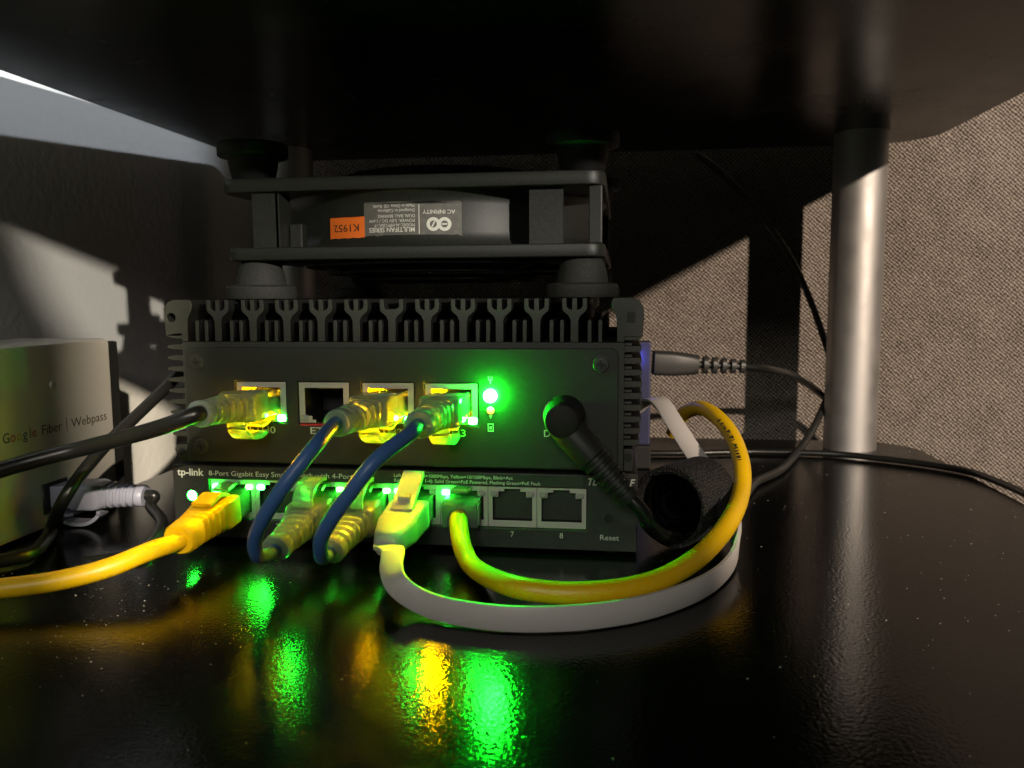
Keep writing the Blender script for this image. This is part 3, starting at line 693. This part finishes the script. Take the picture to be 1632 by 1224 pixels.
# worn dark print along the jacket
P = smooth_path(yp, 30); mb = MB()
for i in range(2, len(P)-2):
    f_ = i/len(P)
    if .70 < f_ < .80 and random.random() < .62:
        T_ = (P[i+1]-P[i-1]).normalized(); toc = (Vector(CAM)-P[i]).normalized(); side = T_.cross(toc).normalized(); nn = side.cross(T_)*-1
        if nn.dot(toc) < 0: nn = -nn
        for q in (-.35, .1, .45):
            if random.random() < .6:
                c_ = P[i]+nn*2.9+side*(q-.55); w2 = random.uniform(.12, .25)
                vs = [c_+T_*a_*w2+side*b_*.3+nn*e_ for e_ in (0, .12) for a_, b_ in ((-1, -1), (1, -1), (1, 1), (-1, 1))]
                mb.add(vs, [(4, 5, 6, 7), (0, 1, 5, 4), (1, 2, 6, 5), (2, 3, 7, 6), (3, 0, 4, 7)])
if mb.v: mb.build('worn_print', K['ink_black'], t)
# black power lead with its ribbed angled plug
t = thing('power_cable', (DCX, -14, 30), 'black power lead with ribbed angled plug in the round socket', 'power cable')
TD = Matrix.Translation((DCX+1.2, -1, DCZ+.6)) @ Matrix.Rotation(R(90), 4, 'X')
MB().lathe([(4.3, -6), (4.3, 2), (6.4, 2.5), (6.4, 7), (5.6, 8.2), (5.4, 15), (4.9, 16.2), (3.6, 16.8)], 36, TD).build('barrel', K['rubber_dark'], t, True)
pA = Vector((DCX, -11.5, DCZ)); pB = FY(1006, 796, -14)
dd = (pB-pA).normalized()
sec = []
Lb = (pB-pA).length
Mx = basis(pA, dd, up=(0, 1, .01))
for y, r in ((-1, 8.6), (0, 9.4), (6, 10.2), (14, 9.9), (15.2, 9.6)): sec.append((y, 0, 0, r, r, 1))
nr = 6
for i in range(nr):
    y0 = 15.6+i*(Lb-17)/nr; st = (Lb-17)/nr; R0 = 9.4-i*.45
    sec += [(y0, 0, 0, R0-2.3, R0-2.3, 1), (y0+st*.42, 0, 0, R0-2.3, R0-2.3, 1), (y0+st*.5, 0, 0, R0, R0, 1), (y0+st*.95, 0, 0, R0-.1, R0-.1, 1)]
sec.append((Lb, 0, 0, 6.2, 6.2, 1))
MB().loft(sec, Mx, 28).build('strain_relief', K['rubber'] if 0 else grain(mat('matt_black_boot', (.022, .023, .02), .5), 4, .03), t, True)
cable(t, [pB-dd*3, pB+dd*5, FY(1035, 838, -12), FY(1062, 856, 2), FY(1095, 850, 20), FY(1110, 825, 34), FY(1090, 790, 44)], 2.3, K['black_jacket'])

# ------------------------------------------------------------------ hook and loop strap
t = thing('cable_strap', (14, 12, 0), 'coiled black hook and loop strap beside the switch', 'strap')
cxs = FY(1068, 822, 8); axis = Vector((.55, .83, .0)).normalized(); sx_ = Vector((0, 0, 1)).cross(axis).normalized(); 
pts = []
for i in range(200):
    a = i/199*2*math.pi*2.3 + 1.0; r = 11.6 + .8*a/6.28 + .25*math.sin(a*3.1)
    pts.append(Vector((cxs.x, cxs.y, 14.4)) + sx_*r*math.cos(a)*.98 + Vector((0, 0, 1))*r*math.sin(a) + axis*(10+.8*math.sin(a*.7)))
MB().sweep(pts, [(-.4, -11), (.4, -11), (.4, 11), (-.4, 11)], up=axis).build('strap_band', K['strap'], t)
inner = []
for i in range(150):
    a = i/149*2*math.pi*4.5 + 1.0; r = 2.6 + 1.9*a/6.28 + .3*math.sin(a*2.3)
    inner.append(Vector((cxs.x, cxs.y, 14.4)) + sx_*r*math.cos(a)*.98 + Vector((0, 0, 1))*r*math.sin(a) + axis*(12+.8*math.sin(a*.7)))
MB().sweep(inner, [(-.5, -9), (.5, -9), (.5, 9), (-.5, 9)], up=axis).build('dark_filler', mat('filler_black', (.002, .002, .002), 1, 0, .0), t)  # pure black coil added to keep the strap's inside dark
MB().sweep([pts[-1]+Vector((0, 0, 0)), pts[-1]+Vector((3, 2, -3)), pts[-1]+Vector((5, 3, -9))], [(-.5, -8), (.5, -8), (.5, 8), (-.5, 8)], up=axis).build('strap_tail', K['strap'], t)

# ------------------------------------------------------------------ white box on the left
md = thing('modem', (-232, -10, 0), 'white plastic modem box with printed wordmark at the left wall', 'modem')
mb = MB(); mb.box(-250, -210, -75, 46, 1.0, 67.5, 2.2); mb.build('body', K['modem'], md, True)
mb = MB(); mb.box(-248, -212, 46.1, 54, 3, 66, 1); mb.build('shade_block', K['modem_shade'], md)  # added black block standing for the shaded gap behind the body
for x, y in ((-244, -60), (-216, -60), (-244, 38), (-216, 38)): MB().lathe([(3, 0), (3, 1.2)], 16, Matrix.Translation((x, y, 0))).build('rubber_foot', K['rubber_dark'], md)
led = FX(84, 613, -209.9)
MB().lathe([(1.5, 0), (1.4, .3), (.7, .5)], 20, Matrix.Translation((-210, led.y, led.z)) @ Matrix.Rotation(R(90), 4, 'Y')).build('indicator_lens', K['led_off'], md, True)
def P3(px, py): p = FX(px, py, -209.9); return p.y, p.z
y0, z0_ = P3(4, 705); cols = [('G', (.02, .05, .16)), ('o', (.45, .04, .03)), ('o', (.55, .30, .02)), ('g', (.02, .05, .16)), ('l', (.03, .14, .05)), ('e', (.45, .04, .03))]
y1, _z = P3(70, 690)
adv = [.70, .60, .60, .61, .27, .58]; tot = sum(adv); tot_w = (P3(61, 690)[0]-P3(4, 700)[0]); y = y0
for (ch, c_), a_ in zip(cols, adv):
    key = 'ink'+str(c_)
    if key not in K: K[key] = mat('printed_colour', c_, .5)
    lettering(ch, y, 35.2, 3.6, -209.93, K[key], md, axis='X', kx=tot_w/tot/5.0*.96); y += a_*tot_w/tot
gy = P3(66, 690)[0]; ge = P3(98, 680)[0]
K['ink_brown'] = mat('printed_brown', (.07, .05, .03), .5)
lettering('Fiber', gy, 35.2, 3.6, -209.93, K['ink_brown'], md, axis='X', wide=ge-gy)
gy = P3(107, 680)[0]
mb = MB(); mb.box(-210.0, -209.9, gy-.12, gy+.12, 34.2, 39.6); mb.build('divider', K['ink_brown'], md)
gy = P3(114, 680)[0]; ge = P3(170, 665)[0]
lettering('Webpass', gy, 35.2, 3.6, -209.93, K['ink_brown'], md, axis='X', wide=ge-gy)
for q in ((116, 758), (106, 763)):
    p = FX(*q, -209.9); MB().lathe([(.6, 0), (.5, .5), (.2, .7)], 12, Matrix.Translation((-210, p.y, p.z)) @ Matrix.Rotation(R(90), 4, 'Y')).build('pip', K['modem'], md, True)
p0 = FX(88, 790, -210); 
slab('socket', [sq(p0.y, p0.z, 13, 11), sq(p0.y, p0.z, 10.4, 8.4)], -211, -209.4, K['port_dark'], md, .2, 'YZ')
mb = MB(); mb.box(-210.3, -209.8, p0.y-5.1, p0.y+5.1, p0.z-4.1, p0.z+4.1); mb.build('socket_well', K['cavity'], md)
# cable in the modem
t = thing('patch_cable', (-195, p0.y, 1), 'thin black cable with lilac plug in the modem', 'network cable')
o1 = Vector((1, .10, -.02)); a, Mx = plug(t, (-210, p0.y+3, p0.z), o1, -1, K['lilac'], 'boot', K['lilac'], L=32)
cable(t, [a, a+o1*6, FY(240, 806, 14), FY(258, 832, 2), FY(246, 862, -10), FY(215, 882, -20), FY(150, 895, -22), FY(60, 905, -24), FY(-60, 925, -30), FY(-200, 940, -34)], 2.0, K['black_jacket'])
# black lead sloping from behind the computer down past the modem
t = thing('power_cable', (-195, 30, 1), 'black lead sloping down from behind the computer past the modem', 'power cable')
cable(t, [FY(330, 560, 60), FY(290, 592, 45), FY(262, 620, 34), FY(215, 665, 20), FY(170, 708, 8), FY(130, 755, -2), FY(100, 800, -8), FZ(82, 842, 3), FZ(72, 862, 3), FZ(40, 885, 3), FZ(-60, 905, 3)], 2.2, K['black_jacket'])

# ------------------------------------------------------------------ things behind, right
t = thing('power_cable', (60, 120, 40), 'grey plug with slotted relief lying behind the computer, lead to the post', 'power cable')
g = FY(1041, 578, 138); e = FY(1112, 581, 140)
Mx = basis(g, e-g)
Lg = (e-g).length
MB().loft([(0, 0, 0, 12, 11.5, .35), (Lg*.4, 0, 0, 12, 11.5, .35), (Lg*.8, 0, 0, 10.5, 10.2, .5), (Lg, 0, 0, 8.6, 9, .7)], Mx, 24).build('plug', K['grey_plug'], t, True)
sec = []
for i in range(5):
    y = Lg+.3+i*4.4; sec += [(y, 0, 0, 3.4, 3.4, 1), (y+2.0, 0, 0, 3.4, 3.4, 1), (y+2.2, 0, 0, 8.2-i*.5, 8.6-i*.5, .8), (y+4.2, 0, 0, 8.0-i*.5, 8.4-i*.5, .8)]
MB().loft(sec, Mx, 20).build('strain_relief', K['grey_plug'], t, True)
cable(t, [Mx @ Vector((0, Lg+20, 0)), FY(1222, 588, 150), FY(1260, 597, 172), FY(1295, 618, 205), FY(1330, 650, 228), FY(1365, 700, 236)], 1.9, K['black_jacket'])
ad = thing('adapter', (8, 100, 0), 'blue lit adapter edge showing behind the right side of the computer', 'adapter')
p = FY(1026, 545, 133); q = FY(1036, 690, 133)
mb = MB(); mb.box(-14, q.x, 133, 145, q.z-6, p.z, .8); mb.build('body', K['blue_lit'], ad)
mb = MB(); mb.box(-14, q.x+.5, 133, 145, .2, q.z-6.3, .8); mb.build('lower_body', K['rubber_dark'], ad)
MB().loft([(130.2, 1.2, 54, 1.6, 1.6, 1), (131.6, 1.2, 54, 2.6, 2.6, 1), (133, 1.2, 54, 2.6, 2.6, 1)], n=16).build('indicator_light', emit('blue_light', (.12, .16, 1), 55), ad, True)
t = thing('power_cable', (60, 150, 1), 'long thin black lead crossing the shelf board in front of the post', 'power cable')
cable(t, [FZ(985, 722, 1.9), FZ(1100, 722, 1.9), FZ(1200, 720, 1.9), FZ(1320, 723, 1.9), FZ(1400, 730, 1.9), FZ(1480, 740, 1.9), FZ(1545, 752, 1.9), FZ(1600, 772, 1.9), FZ(1660, 800, 1.9), FZ(1760, 850, 1.9)], 1.6, K['black_jacket'])
t = thing('power_cable', (80, 120, 1), 'grey lead curving down left of the right post', 'power cable')
K['grey_jacket'] = grain(mat('grey_jacket', (.022, .022, .02), .4), 3, .02)
cable(t, [FY(1110, 246, 246), FY(1150, 275, 247), FY(1215, 345, 248), FY(1270, 430, 248), FY(1310, 530, 240), FY(1326, 600, 225), FY(1305, 665, 200), FZ(1275, 715, 3), FZ(1245, 748, 2), FZ(1205, 768, 2), FZ(1185, 790, 2), FZ(1150, 810, 2)], 1.9, K['grey_jacket'])
